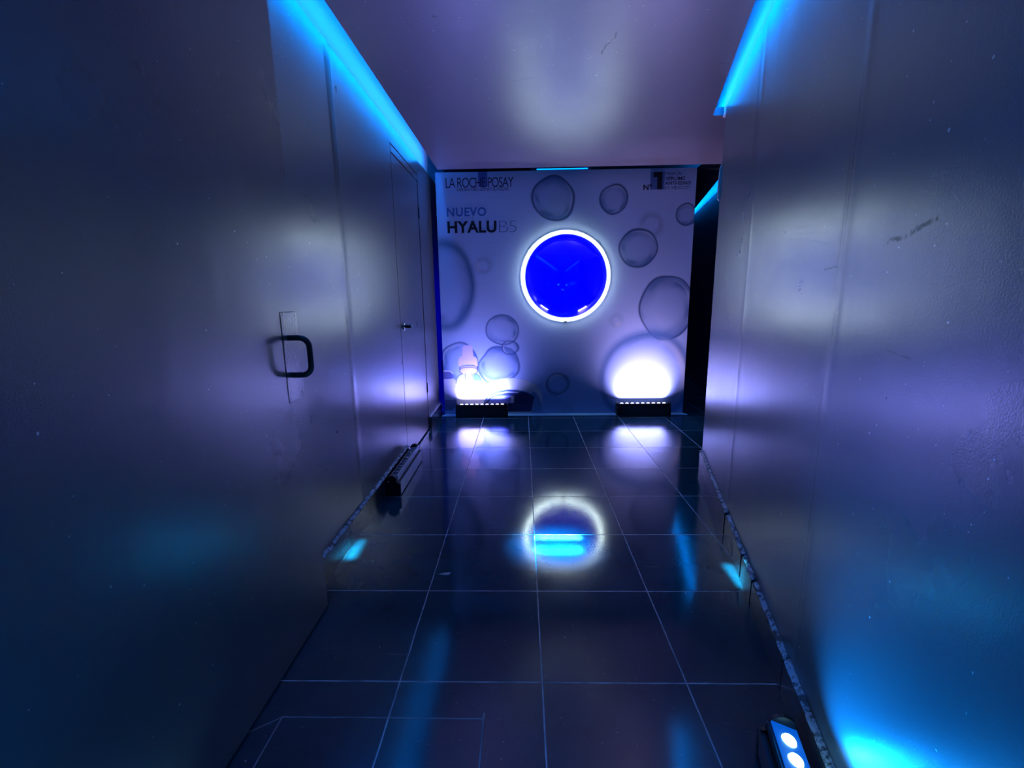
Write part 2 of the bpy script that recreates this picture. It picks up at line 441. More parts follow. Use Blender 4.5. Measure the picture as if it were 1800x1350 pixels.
obj('plate_edge', bm, M['black'], pl_)
for yy, zz in ((1.468, 1.148), (1.548, 1.146), (1.472, 0.992), (1.540, 1.000), (1.470, 0.872), (1.550, 0.880)):
    bm = bmesh.new()
    add_lathe(bm, [(0, -0.001), (0.0035, 0), (0.0035, 0.0006), (0, 0.0009)], (-0.7785, yy, zz), (1, 0, 0), 12)
    obj('screw', bm, M['plastic2'], pl_)
hd = []
R_ = 0.032
z0, z1, xo, xi, hy = 0.949, 1.074, -0.710, -0.779, 1.492
hd.append((xi, hy, z1)); hd.append((xi + 0.012, hy, z1))
for k in range(9):
    a = PI / 2 * k / 8; hd.append((xo - R_ + R_ * math.sin(a), hy, z1 - R_ + R_ * math.cos(a)))
for k in range(9):
    a = PI / 2 * k / 8; hd.append((xo - R_ + R_ * math.cos(a), hy, z0 + R_ - R_ * math.sin(a)))
hd.append((xi + 0.012, hy, z0)); hd.append((xi, hy, z0))
bm = bmesh.new(); add_tube(bm, hd, 0.0095, 14)
obj('pull_handle', bm, M['rubber'], door1, True)

# right wall
SEAM_R = [(2.19, 0.03, -0.0015), (1.17, 0.02, -0.0012)]
def xrf(y): return xr(y) + panel_profile(y, SEAM_R)
def topR(y):
    k = round(y, 3)
    if k not in jag: jag[k] = rnd.uniform(-0.003, 0.003)
    return 2.338 + jag[k]
bm = bmesh.new()
wall_strip(bm, yrange(-1.0, YR, [(2.19, 0.035), (1.17, 0.03)]), lambda y: 0.0, topR, xrf, 0.018)
obj('wall_right', bm, M['wallR'], kind='structure')
bm = bmesh.new()
wall_strip(bm, [-1.0, YR - 0.003], lambda y: 0.0, lambda y: 2.32, lambda y: xr(y) + 0.020, 0.06)
obj('wall_right_core', bm, M['darkwall'], kind='structure')
bm = bmesh.new()
wall_strip(bm, [-1.0, 3.30], lambda y: 2.3405, lambda y: 2.62, lambda y: xr(y) + 0.012 + max(0, 0.0), 0.05)
wall_strip(bm, [3.302, 4.0], lambda y: 2.402, lambda y: 2.62, lambda y: xr(y) + 0.012, 0.05)
obj('trim_2', bm, M['cove'], kind='structure')
# pale broken edge of the board at the wall's far end
bm = bmesh.new()
pz = [(0, 1.80), (0.012, 1.79), (0.03, 1.86), (0.032, 1.96), (0.034, 2.05), (0.02, 2.03), (0.004, 1.985), (0.0, 1.9)]
add_prism(bm, [(xr(YR) - 0.014 + a, z) for a, z in pz], 1, YR, YR + 0.012)
obj('trim_3', bm, M['white_edge'], kind='structure')

# side space beyond the right wall
bm = bmesh.new()
xs = lambda y: 2.204 + 0.197 * (y - 5.373)
wall_strip(bm, [3.2, 9.0], lambda y: 0.0, lambda y: 2.345, xs, 0.05)
obj('wall_side', bm, M['sidewall'], kind='structure')
bm = bmesh.new()
wall_strip(bm, [3.2, 9.0], lambda y: 2.348, lambda y: 2.62, lambda y: xs(y) + 0.012, 0.05)
obj('trim_4', bm, M['cove'], kind='structure')
bm = bmesh.new(); add_prism(bm, [(1.70, 4.60), (1.935, 4.60), (2.90, 8.98), (1.70, 8.98)], 2, 2.352, 2.40)
obj('ceiling_side', bm, M['darkwall'], kind='structure')
bm = bmesh.new(); add_box(bm, (-1.2, 8.9, 0), (3.6, 9.0, 2.62)); obj('wall_back', bm, M['darkwall'], kind='structure')
bm = bmesh.new(); add_box(bm, (0.10, 5.30, 2.45), (0.85, 5.34, 2.62)); obj('trim_5', bm, M['darkwall'], kind='structure')

# skirting tiles, each run with its open joints and the rough mortar on top
def skirting(name, xf, sgn, runs, h0):
    root = empty(name); root['kind'] = 'structure'
    bm = bmesh.new(); bt = bmesh.new()
    rg = random.Random(5)
    for a, b in runs:
        n = max(2, int((b - a) / 0.02))
        ys = np.linspace(a, b, n)
        T = 0.020
        F0 = [bm.verts.new((xf(y) + sgn * T, y, 0.0)) for y in ys]; F1 = [bm.verts.new((xf(y) + sgn * T, y, h0 + rg.uniform(-0.0015, 0.0015))) for y in ys]
        B1 = [bm.verts.new((xf(y) + sgn * 0.002, y, h0)) for y in ys]; B0 = [bm.verts.new((xf(y) + sgn * 0.002, y, 0)) for y in ys]
        for i in range(n - 1):
            bm.faces.new((F0[i], F0[i + 1], F1[i + 1], F1[i])); bm.faces.new((F1[i], F1[i + 1], B1[i + 1], B1[i])); bm.faces.new((B1[i], B1[i + 1], B0[i + 1], B0[i]))
        bm.faces.new((F0[0], F1[0], B1[0], B0[0])); bm.faces.new((F1[-1], F0[-1], B0[-1], B1[-1]))
        # mortar bead
        G = []
        for y in ys:
            w = rg.uniform(0.014, 0.020); hh = rg.uniform(0.002, 0.009)
            G.append([bt.verts.new((xf(y) + sgn * w, y, h0 + 0.0005)), bt.verts.new((xf(y) + sgn * w * 0.6, y, h0 + hh)), bt.verts.new((xf(y) + sgn * 0.001, y, h0 + hh + 0.003)), bt.verts.new((xf(y) + sgn * 0.001, y, h0 + 0.0005))])
        for i in range(n - 1):
            for k in range(4): bt.faces.new((G[i][k], G[i + 1][k], G[i + 1][(k + 1) % 4], G[i][(k + 1) % 4]))
        bt.faces.new(G[0]); bt.faces.new(G[-1][::-1])
    obj('skirting_tiles', bm, M['skirt'], root); obj('mortar', bt, M['mortar'], root)
skirting('baseboard_left', lambda y: XL, 1, [(1.60, 2.02), (2.025, 2.43), (2.436, 3.225), (4.05, 4.6)], 0.112)
skirting('baseboard_right', xr, -1, [(0.0, 0.62), (0.625, 1.20), (1.206, 1.585), (1.60, 1.76), (1.78, 2.13), (2.155, 3.10)], 0.108)

# ------------------------------------------------------------------ printed backdrop
BX0, BX1, BZ0, BZ1, BY = -0.815, 1.647, 0.006, 2.362, 4.58
def paint_backdrop():
    nx, nz = 700, 670
    X, Z = np.meshgrid(np.linspace(BX0, BX1, nx), np.linspace(BZ0, BZ1, nz))
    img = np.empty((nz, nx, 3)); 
    base = np.array([0.56, 0.68, 0.97]); unlit_low = np.array([0.22, 0.40, 0.72])
    k = np.clip((0.95 - Z) / 0.85, 0, 1)[..., None] * 0.85  # darker toward the foot, painting in the unlit zone below the ring
    img[:] = base * (1 - k) + unlit_low * k
    def sst(v, a, b):
        t = np.clip((v - a) / (b - a), 0, 1); return t * t * (3 - 2 * t)
    def over(mask, col):
        m_ = mask[..., None]; img[:] = img * (1 - m_) + np.array(col) * m_
    rg = np.random.RandomState(4)
    def lobes(th, amp):
        s = 0
        for q in range(2, 7): s = s + rg.uniform(-1, 1) / q * np.sin(q * th + rg.uniform(0, 6.3))
        return 1 + 2.2 * amp * s
    def bubble(cx, cz, rx, rz, line=0.006, dark=0.85, blur=0.004, amp=0.05, fill=0.25, col=(0.04, 0.09, 0.24)):
        dx, dz = (X - cx) / rx, (Z - cz) / rz
        th = np.arctan2(dz, dx); r = np.hypot(dx, dz) / lobes(th, amp)
        s = min(rx, rz); d = (r - 1) * s
        # inner shade towards the rim, then the rim line, then a highlight arc
        inner = sst(r, 0.45, 1.0) * (r < 1) * fill * (0.6 + 0.4 * np.sin(2 * th + rg.uniform(0, 6)))
        over((r < 1) * min(0.35, fill * 0.7), (0.22, 0.32, 0.55))
        over(np.clip(inner * 1.6, 0, 0.9), (0.10, 0.20, 0.46))
        mott = sst(r, 0.6, 0.85) * sst(-d, 0.0, 0.02) * np.clip(np.sin(3 * th + rg.uniform(0, 6)) * np.sin(7 * r + 2 * th), 0, 1) * fill * 2.4
        over(np.clip(mott, 0, 1), (0.15, 0.26, 0.5))
        wv = 1.15 * line * (0.7 + 0.6 * np.sin(th + rg.uniform(0, 6)) ** 2)
        over(dark * np.exp(-(d / (wv + blur)) ** 2), col)
        a0 = rg.uniform(0, 6.3)
        arc = np.clip(np.cos(th - a0) * 2 - 1, 0, 1)
        over(0.5 * arc * np.exp(-((d + 0.018 * s / 0.15) / (line + blur)) ** 2), (0.85, 0.88, 0.97))
    bubble(0.307, 2.111, 0.200, 0.198, 0.007, 0.95, 0.0015, 0.035, 0.6)
    bubble(0.879, 2.096, 0.129, 0.132, 0.006, 0.95, 0.0015, 0.03, 0.5)
    bubble(1.244, 1.858, 0.098, 0.099, 0.012, 0.22, 0.012, 0.02, 0.1)
    bubble(1.128, 1.645, 0.180, 0.179, 0.006, 0.97, 0.0015, 0.03, 0.5)
    bubble(1.574, 1.946, 0.097, 0.098, 0.005, 0.95, 0.0015, 0.03, 0.45)
    bubble(-0.375, 1.501, 0.067, 0.065, 0.010, 0.22, 0.012, 0.02, 0.05)
    bubble(-0.759, 1.309, 0.275, 0.407, 0.016, 0.75, 0.016, 0.02, 0.35, (0.05, 0.16, 0.34))
    bubble(1.430, 1.070, 0.262, 0.312, 0.006, 0.97, 0.0015, 0.03, 0.5)
    bubble(1.253, 0.360, 0.445, 0.465, 0.018, 0.75, 0.020, 0.02, 0.4, (0.07, 0.17, 0.42))
    bubble(0.356, 0.312, 0.111, 0.106, 0.006, 0.7, 0.005, 0.02, 0.2)
    bubble(0.936, 0.954, 0.050, 0.051, 0.008, 0.15, 0.012, 0.02, 0.0)
    bubble(-0.202, 0.871, 0.161, 0.153, 0.004, 0.85, 0.002, 0.03, 0.45)
    bubble(-0.644, 0.545, 0.190, 0.200, 0.004, 0.8, 0.003, 0.04, 0.7)
    bubble(-0.243, 0.512, 0.205, 0.190, 0.005, 0.85, 0.003, 0.06, 0.75)
    bubble(-0.124, 0.692, 0.081, 0.069, 0.004, 0.85, 0.002, 0.03, 0.5)
    def poly(pts, col, a=1.0, soft=0.003):
        pts = np.array(pts); n = len(pts); inside = np.zeros(X.shape, bool); dmin = np.full(X.shape, 9.0)
        for i in range(n):
            x1, z1_ = pts[i]; x2, z2 = pts[(i + 1) % n]
            c = ((z1_ > Z) != (z2 > Z)) & (X < (x2 - x1) * (Z - z1_) / (z2 - z1_ + 1e-12) + x1); inside ^= c
            L = max((x2 - x1) ** 2 + (z2 - z1_) ** 2, 1e-9); t = np.clip(((X - x1) * (x2 - x1) + (Z - z1_) * (z2 - z1_)) / L, 0, 1)
            dmin = np.minimum(dmin, np.hypot(X - x1 - t * (x2 - x1), Z - z1_ - t * (z2 - z1_)))
        sd = np.where(inside, -dmin, dmin)
        over(a * (1 - sst(sd, -soft, soft)), col)
    def line(pts, w, col, a=1.0):
        dm = np.full(X.shape, 9.0); pts = np.array(pts)
        for i in range(len(pts) - 1):
            x1, z1_ = pts[i]; x2, z2 = pts[i + 1]; L = max((x2 - x1) ** 2 + (z2 - z1_) ** 2, 1e-9)
            t = np.clip(((X - x1) * (x2 - x1) + (Z - z1_) * (z2 - z1_)) / L, 0, 1)
            dm = np.minimum(dm, np.hypot(X - x1 - t * (x2 - x1), Z - z1_ - t * (z2 - z1_)))
        over(a * np.exp(-(dm / w) ** 2), col)
    # jar at the left edge
    jar = [(-0.83, 0.40), (-0.735, 0.40), (-0.70, 0.372), (-0.664, 0.338), (-0.660, 0.25), (-0.672, 0.17), (-0.70, 0.09), (-0.74, 0.045), (-0.83, 0.040)]
    poly(jar, (0.50, 0.52, 0.76)); line(jar, 0.004, (0.06, 0.1, 0.3), 0.8)
    poly([(-0.83, 0.458), (-0.745, 0.455), (-0.722, 0.430), (-0.715, 0.385), (-0.735, 0.375), (-0.83, 0.372)], (0.10, 0.12, 0.34)); line([(-0.83, 0.458), (-0.745, 0.455), (-0.720, 0.430)], 0.005, (0.8, 0.8, 0.95))
    poly([(-0.83, 0.155), (-0.69, 0.155), (-0.70, 0.09), (-0.74, 0.045), (-0.83, 0.04)], (0.12, 0.14, 0.34), 0.9)
    line([(-0.81, 0.30), (-0.74, 0.292), (-0.685, 0.30)], 0.003, (0.2, 0.25, 0.5), 0.5)
    # big tilted jar at the right of the bottle
    lid = [(-0.41, 0.20), (-0.395, 0.300), (-0.33, 0.345), (-0.22, 0.372), (-0.10, 0.378), (-0.02, 0.366), (0.06, 0.344), (0.13, 0.308), (0.175, 0.26), (0.198, 0.20), (0.205, 0.006), (-0.40, 0.006)]
    poly(lid, (0.55, 0.64, 0.72)); line(lid[1:10], 0.002, (0.2, 0.3, 0.5), 0.5)
    poly([(0.09, 0.24), (0.14, 0.22), (0.175, 0.16), (0.20, 0.10), (0.205, 0.006), (0.09, 0.006)], (0.10, 0.22, 0.48), 0.9, 0.012)
    body = [(-0.405, 0.10), (-0.385, 0.160), (-0.34, 0.205), (-0.26, 0.238), (-0.165, 0.254), (-0.07, 0.250), (0.0, 0.236), (0.07, 0.212), (0.12, 0.180), (0.10, 0.10), (0.088, 0.02), (-0.40, 0.02)]
    poly(body, (0.02, 0.04, 0.13)); line(body[:9], 0.006, (0.03, 0.10, 0.35))
    line([(-0.385, 0.130), (-0.35, 0.178), (-0.27, 0.214), (-0.165, 0.232), (-0.05, 0.226)], 0.005, (0.50, 0.62, 0.92), 0.9)
    poly([(-0.362, 0.115), (-0.335, 0.165), (-0.27, 0.190), (-0.135, 0.193), (-0.131, 0.115)], (0.16, 0.22, 0.72)); poly([(-0.128, 0.115), (-0.126, 0.190), (-0.092, 0.186), (-0.094, 0.115)], (0.55, 0.62, 0.74))
    line([(-0.385, 0.130), (-0.35, 0.178), (-0.33, 0.190)], 0.007, (0.05, 0.10, 0.5), 0.8)
    # little lettering lines on the dark jar
    for x0, x1, zz in ((-0.11, 0.02, 0.088), (-0.12, 0.03, 0.064)): line([(x0, zz), (x1, zz + 0.002)], 0.0022, (0.16, 0.26, 0.42), 0.5)
    # dropper bottle
    sh = [(-0.690, 0.11), (-0.690, 0.330), (-0.680, 0.380), (-0.655, 0.412), (-0.60, 0.438), (-0.54, 0.443), (-0.48, 0.430), (-0.445, 0.402), (-0.424, 0.350), (-0.415, 0.30), (-0.409, 0.11)]
    poly(sh, (0.45, 0.52, 0.80)); poly([(-0.51, 0.438), (-0.48, 0.430), (-0.445, 0.402), (-0.424, 0.350), (-0.51, 0.355)], (0.10, 0.28, 0.62), 0.9); line(sh[1:10], 0.0035, (0.03, 0.06, 0.22))
    line([(-0.590, 0.44), (-0.590, 0.35)], 0.004, (0.05, 0.08, 0.3), 0.9); line([(-0.520, 0.44), (-0.520, 0.35)], 0.004, (0.05, 0.08, 0.3), 0.9)
    poly([(-0.688, 0.11), (-0.686, 0.30), (-0.660, 0.352), (-0.60, 0.366), (-0.54, 0.366), (-0.47, 0.346), (-0.415, 0.310), (-0.409, 0.11)], (0.86, 0.84, 0.90))
    line([(-0.676, 0.176), (-0.64, 0.182)], 0.002, (0.3, 0.3, 0.4), 0.6)
    poly([(-0.640, 0.510), (-0.470, 0.510), (-0.472, 0.430), (-0.638, 0.430)], (0.62, 0.58, 0.84))
    for zz, s in ((0.503, 0.9), (0.486, 0.95)): line([(-0.645, zz - 0.012), (-0.61, zz + 0.004), (-0.555, zz + 0.009), (-0.50, zz + 0.004), (-0.466, zz - 0.012)], 0.0045, (0.06, 0.06, 0.26), s)
    line([(-0.645, 0.49), (-0.645, 0.445), (-0.62, 0.425)], 0.005, (0.08, 0.08, 0.3), 0.9); line([(-0.466, 0.49), (-0.466, 0.445), (-0.49, 0.425)], 0.005, (0.08, 0.08, 0.3), 0.9)
    col_ = [(-0.660, 0.504), (-0.658, 0.565), (-0.645, 0.596), (-0.615, 0.610), (-0.505, 0.610), (-0.475, 0.596), (-0.462, 0.565), (-0.460, 0.504), (-0.50, 0.519), (-0.56, 0.524), (-0.62, 0.519)]
    poly(col_, (0.74, 0.60, 0.82)); line([(-0.64, 0.590), (-0.56, 0.578), (-0.48, 0.590)], 0.0025, (0.5, 0.42, 0.66), 0.5)
    poly([(-0.615, 0.606), (-0.609, 0.705), (-0.597, 0.720), (-0.52, 0.720), (-0.509, 0.705), (-0.503, 0.606)], (0.74, 0.60, 0.82), 1, 0.004)
    # lower right corner of the print: pale folds
    poly([(0.195, 0.006), (0.205, 0.215), (0.26, 0.235), (0.33, 0.20), (0.47, 0.12), (0.55, 0.006)], (0.16, 0.32, 0.62), 0.45, 0.02)
    # faint creases across the vinyl
    for zz, x0, x1 in ((2.135, -0.60, 0.28), (2.13, 0.65, 1.2), (1.72, -0.58, -0.02), (1.62, -0.5, -0.1), (1.60, -0.45, -0.05), (1.40, -0.4, -0.1), (1.33, -0.6, -0.15), (1.02, -0.6, -0.2), (1.85, -0.5, 0.05)):
        w = sst(X, x0, x0 + 0.1) * (1 - sst(X, x1 - 0.1, x1)); over(0.10 * w * np.exp(-((Z - zz) / 0.004) ** 2), (0.2, 0.22, 0.4))
    return X, Z, np.clip(img, 0, 1)

root = empty('backdrop', (0.416, BY + 0.02, 0.0))
tag(root, 'wide printed white backdrop with bubbles, dropper bottle and lettering at the corridor end', 'backdrop')
def local(px, py, pz): return (px - 0.416, py - BY - 0.02, pz)
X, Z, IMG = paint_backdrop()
nz, nx = X.shape
verts = np.stack([X - 0.416, np.full(X.shape, -0.02), Z], -1).reshape(-1, 3)
idx = np.arange(nz * nx).reshape(nz, nx)
quads = np.stack([idx[:-1, :-1], idx[:-1, 1:], idx[1:, 1:], idx[1:, :-1]], -1).reshape(-1, 4)
me = bpy.data.meshes.new('printed_vinyl')
me.vertices.add(len(verts)); me.vertices.foreach_set('co', verts.ravel())
me.loops.add(quads.size); me.loops.foreach_set('vertex_index', quads.ravel())
me.polygons.add(len(quads)); me.polygons.foreach_set('loop_start', np.arange(0, quads.size, 4)); 
me.update(calc_edges=True)
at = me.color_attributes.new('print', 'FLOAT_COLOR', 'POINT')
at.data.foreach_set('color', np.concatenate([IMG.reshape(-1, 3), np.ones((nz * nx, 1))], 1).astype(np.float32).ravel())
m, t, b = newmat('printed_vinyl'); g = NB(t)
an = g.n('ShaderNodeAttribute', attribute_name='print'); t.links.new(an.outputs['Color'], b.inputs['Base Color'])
b.inputs['Roughness'].default_value = 0.5; b.inputs['Specular IOR Level'].default_value = 0.25
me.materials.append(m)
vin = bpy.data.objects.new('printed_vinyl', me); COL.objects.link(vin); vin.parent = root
bm = bmesh.new(); add_box(bm, local(BX0, BY + 0.001, BZ0), local(BX1, BY + 0.04, BZ1))
obj('frame', bm, simple('backdrop_frame', (0.10, 0.12, 0.3), 0.5), root)

def lettering(name, text, box, col, weight=0.0, flat=0.0012, rough=0.5, off=0.0, track=1.0):
    x0, z0, x1, z1 = box
    cu = bpy.data.curves.new(name, 'FONT'); cu.body = text; cu.size = 1.0; cu.offset = weight; cu.space_character = track
    cu.resolution_u = 4
    tmp = bpy.data.objects.new(name, cu); COL.objects.link(tmp)
    dg = bpy.context.evaluated_depsgraph_get(); dg.update()
    me = bpy.data.meshes.new_from_object(tmp.evaluated_get(dg)); bpy.data.objects.remove(tmp)
    co = np.empty(len(me.vertices) * 3); me.vertices.foreach_get('co', co); co = co.reshape(-1, 3)
    mn, mx = co.min(0), co.max(0)
    out = np.empty_like(co)
    out[:, 0] = x0 + (co[:, 0] - mn[0]) / (mx[0] - mn[0]) * (x1 - x0) - 0.416
    out[:, 1] = -0.0212 - off
    out[:, 2] = z0 + (co[:, 1] - mn[1]) / (mx[1] - mn[1]) * (z1 - z0)
    me.vertices.foreach_set('co', out.ravel()); me.update()
    me.materials.clear(); me.materials.append(simple(name + '_ink', col, rough))
    me.name = name
    o = bpy.data.objects.new(name, me); COL.objects.link(o); o.parent = root
    return o
NAVY = (0.012, 0.02, 0.10)
def quad(name, box, col, off=0.0):
    x0, z0, x1, z1 = box
    bm = bmesh.new(); add_box(bm, (x0 - 0.416, -0.0208 - off, z0), (x1 - 0.416, -0.0200, z1)); return obj(name, bm, simple(name + '_ink', col, 0.5), root)
quad('blue_bar', (-0.408, 2.229, -0.320, 2.360), (0.10, 0.15, 0.48))
lettering('brand_name', 'LA ROCHE POSAY', (-0.718, 2.222, -0.071, 2.312), NAVY, -0.003, track=0.86)
lettering('brand_subtitle', 'LABORATOIRE DERMATOLOGIQUE', (-0.613, 2.188, -0.120, 2.219), (0.02, 0.04, 0.18), 0.0, track=0.84)
lettering('headline', 'NUEVO', (-0.718, 1.962, -0.337, 2.046), (0.06, 0.19, 0.55), 0.028, track=1.1)
lettering('product_name', 'HYALU', (-0.717, 1.809, -0.241, 1.921), (0.004, 0.005, 0.016), 0.035, track=1.05)
lettering('product_number', 'B5', (-0.217, 1.811, -0.048, 1.918), (0.12, 0.17, 0.40), -0.028, track=0.85)
lettering('number_sign', 'N\u00b0', (1.153, 2.172, 1.232, 2.223), (0.006, 0.008, 0.03), 0.03, off=0.001)
quad('number_block', (1.217, 2.174, 1.349, 2.332), (0.10, 0.20, 0.48))
bm = bmesh.new()   # heavy slab-sided figure one
add_prism(bm, [(x - 0.416, z) for x, z in ((1.243, 2.325), (1.325, 2.331), (1.331, 2.175), (1.281, 2.175), (1.280, 2.287), (1.243, 2.282))], 1, -0.0222, -0.0208)
obj('figure_one', bm, simple('figure_one_ink', (0.006, 0.007, 0.02), 0.5), root)
lettering('claim_line', 'MARCA', (1.355, 2.297, 1.500, 2.328), (0.05, 0.07, 0.24), 0.0)
lettering('claim_line', 'S\u00c9RUMS', (1.357, 2.254, 1.540, 2.294), NAVY, 0.016)
lettering('claim_line', 'ANTI-EDAD', (1.354, 2.214, 1.595, 2.246), NAVY, 0.018)
lettering('claim_line', 'EN M\u00c9XICO*', (1.354, 2.172, 1.592, 2.210), (0.05, 0.08, 0.26), 0.0)

# pale blue vinyl strip on the floor that the backdrop and its lamps stand on
bm = bmesh.new(); add_prism(bm, [(-0.835, 4.488), (1.668, 4.488), (1.635, 4.578), (-0.812, 4.578)], 2, 0.0005, 0.004)
strip = obj('floor_strip', bm, simple('pale_blue_strip', (0.30, 0.75, 1.0), 0.35), kind=None)
tag(strip, 'pale blue strip on the floor along the foot of the backdrop', 'floor strip')

# small things in the corner left of the backdrop
bm = bmesh.new(); add_box(bm, (-0.8695, 4.80, 0.40), (-0.860, 4.87, 0.53), bevel=0.003)
sk = obj('wall_socket', bm, M['black']); tag(sk, 'small black socket plate on the left wall just behind the backdrop edge', 'socket')
bm = bmesh.new(); rc = random.Random(2)
pts = [(-0.842 + 0.012 * math.sin(k * 1.3), 4.60 - 0.02 * math.cos(k * 0.9), 0.012 + 0.011 * k * (1 if k < 12 else 0.9)) for k in range(14)]
add_tube(bm, pts, 0.006, 8)
cb = obj('power_cable', bm, simple('blue_grey_cable', (0.16, 0.17, 0.4), 0.4), smooth=True); tag(cb, 'short crumpled cable at the lower left corner of the backdrop', 'cable')

# ------------------------------------------------------------------ glowing round window with neon ring
RC = (0.428, BY - 0.003, 1.385)
sign = empty('ring_light', RC)
tag(sign, 'round white neon ring around a glossy deep blue dome on the backdrop', 'light')
bm = bmesh.new()
RS = 0.51
dz = math.sqrt(RS * RS - 0.402 ** 2) - 0.032
prof = [(0.0, RS - dz)]
for k in range(1, 41):
    a = math.asin(0.402 / RS) * k / 40; prof.append((RS * math.sin(a), RS * math.cos(a) - dz))
prof += [(0.4, 0.024), (0.0, 0.024)]
add_lathe(bm, prof, (0, 0, 0), (0, -1, 0), 96)
m, t, b = newmat('blue_lit_acrylic'); g = NB(t)
b.inputs['Base Color'].default_value = (0.0, 0.0, 0.10, 1); b.inputs['Roughness'].default_value = 0.06
b.inputs['Emission Color'].default_value = (0.0, 0.0, 1.0, 1); b.inputs['Emission Strength'].default_value = 1.6
b.inputs['Specular IOR Level'].default_value = 0.7
dome = obj('dome', bm, m, sign, True)
bm = bmesh.new()
add_tube(bm, [(0.418 * math.cos(a), -0.014, 0.418 * math.sin(a)) for a in (2 * PI * k / 128 for k in range(128))], 0.0115, 12, closed=True)
obj('neon_tube', bm, simple('neon_white', (1, 1, 1), 0.4, emit=(0.76, 0.95, 0.86), es=23.0), sign, True)
bm = bmesh.new()
add_lathe(bm, [(0.402, 0.001), (0.405, 0.001), (0.405, 0.030), (0.396, 0.032), (0.396, 0.026), (0.402, 0.024), (0.402, 0.001)], (0, 0, 0), (0, -1, 0), 96)
add_lathe(bm, [(0.4345, 0.0), (0.4345, 0.012), (0.4365, 0.012), (0.4365, 0.0)], (0, 0, 0), (0, -1, 0), 96)  # thin outer lip added to hold the tube's light off the nearby vinyl
obj('rim', bm, simple('ring_baffle', (0.25, 0.25, 0.3), 0.4), sign, True)
bm = bmesh.new(); add_box(bm, (-0.012, -0.050, -0.445), (0.012, -0.002, -0.430), bevel=0.003); obj('cable_clip', bm, M['plastic'], sign)

# ------------------------------------------------------------------ LED bars
def led_bar(name, loc, rz, length, lensmat, label, nl=9):
    r = empty(name, loc, rz); tag(r, label, 'light', 'led bars on the floor')
    h = length / 2
    bm = bmesh.new()      # lower body with rounded foot
    add_prism(bm, [(-0.040, 0.012), (-0.034, 0.003), (-0.024, 0.0), (0.030, 0.0), (0.040, 0.010), (0.040, 0.070), (0.020, 0.086), (-0.028, 0.086), (-0.028, 0.076), (-0.040, 0.076)], 0, -h + 0.012, h - 0.012)
    obj('housing', bm, M['plastic'], r)
    bm = bmesh.new(); add_prism(bm, [(-0.044, 0.008), (-0.040, 0.008), (-0.040, 0.084), (-0.047, 0.088), (-0.047, 0.084)], 0, -h + 0.014, h - 0.014)
    obj('front_rail', bm, M['alu'] if lensmat is M['lens_off'] else M['plastic'], r)
    ht = 0.0 if lensmat is M['lens_off'] else 0.014
    bm = bmesh.new(); add_prism(bm, [(-0.030, 0.094), (-0.024, 0.094), (-0.022, 0.128 - ht), (-0.030, 0.131 - ht)], 0, -h + 0.014, h - 0.014)
    obj('head_rail', bm, M['alu'] if lensmat is M['lens_off'] else M['plastic'], r)
    bm = bmesh.new(); add_prism(bm, [(-0.022, 0.084), (-0.022, 0.119), (0.038, 0.104), (0.038, 0.070)], 0, -h + 0.013, h - 0.013)
    head = obj('led_head', bm, M['lit_panel'] if lensmat is M['lens_blue'] else M['ledboard'], r)
    for sx in (-1, 1):
        bm = bmesh.new()
        prof = [(-0.046, 0.010), (-0.036, 0.0), (0.036, 0.0), (0.046, 0.012), (0.046, 0.080)]
        prof += [(0.008 + 0.034 * math.cos(a), 0.098 + 0.036 * math.sin(a)) for a in np.linspace(0.0, PI, 9)]
        prof += [(-0.030, 0.085), (-0.046, 0.078)]
        add_prism(bm, prof, 0, sx * h - (0.012 if sx > 0 else 0), sx * h + (0.012 if sx < 0 else 0))
        c = obj('end_cap', bm, M['plastic2'], r)
        for yy, zz in ((-0.024, 0.095), (0.026, 0.095)):
            bm = bmesh.new()
            add_lathe(bm, [(0, 0), (0.004, 0), (0.004, 0.002), (0, 0.003)], (sx * h, yy, zz), (sx, 0, 0), 10)
            obj('screw', bm, M['screw'], c)
    nrm = Vector((0, 0.242, 0.970)).normalized()
    for k in range(nl):
        x = (k - (nl - 1) / 2) * (length - 0.06) / nl
        bm = bmesh.new()
        add_lathe(bm, [(0, 0.0105), (0.009, 0.0095), (0.015, 0.006), (0.0175, 0.0), (0.0175, -0.004)], (x, 0.008, 0.1115), tuple(nrm), 20)
        obj('lens', bm, lensmat, r, True)
    return r, nrm

barL, nrm = led_bar('led_bar', (-0.420, 4.505, 0.004), 0.0, 0.530, M['lens_white'], 'black led bar with lit white diodes left of centre at the backdrop foot')
area('bar_light', (0, 0.010, 0.124), (0, 0.36, 1), (1, 0, 0), 0.44, 0.03, 6.5, BAR_LEFT_COL, 84, barL)
area('bar_spill', (0, 0.004, 0.126), (0, 0.05, 1), (1, 0, 0), 0.44, 0.03, 13.0, BAR_LEFT_COL, 135, barL)
barR, nrm = led_bar('led_bar', (1.218, 4.505, 0.004), 0.0, 0.540, M['lens_white'], 'black led bar at the right end of the backdrop foot under a white glow')
area('bar_light', (0, 0.010, 0.124), (0, 0.36, 1), (1, 0, 0), 0.45, 0.03, 9.5, BAR_RIGHT_COL, 84, barR)
area('bar_spill', (0, 0.004, 0.126), (0, 0.05, 1), (1, 0, 0), 0.44, 0.03, 11.0, BAR_RIGHT_COL, 135, barR)
barO, nrm = led_bar('led_bar', (-0.802, 2.905, 0.0), PI / 2, 0.620, M['lens_off'], 'unlit led bar with aluminium rails against the left wall by the flush door', 11)
barN, nrm = led_bar('led_bar', (0.594, 0.752, 0.0), math.atan2(1, 0.25) - PI, 0.52, M['lens_blue'], 'lit cyan led bar by the right wall in the near foreground')
area('bar_light', (0, 0.010, 0.124), (0, 0.12, 1), (1, 0, 0), 0.44, 0.03, 11.0, FLOOR_COL, 100, barN)
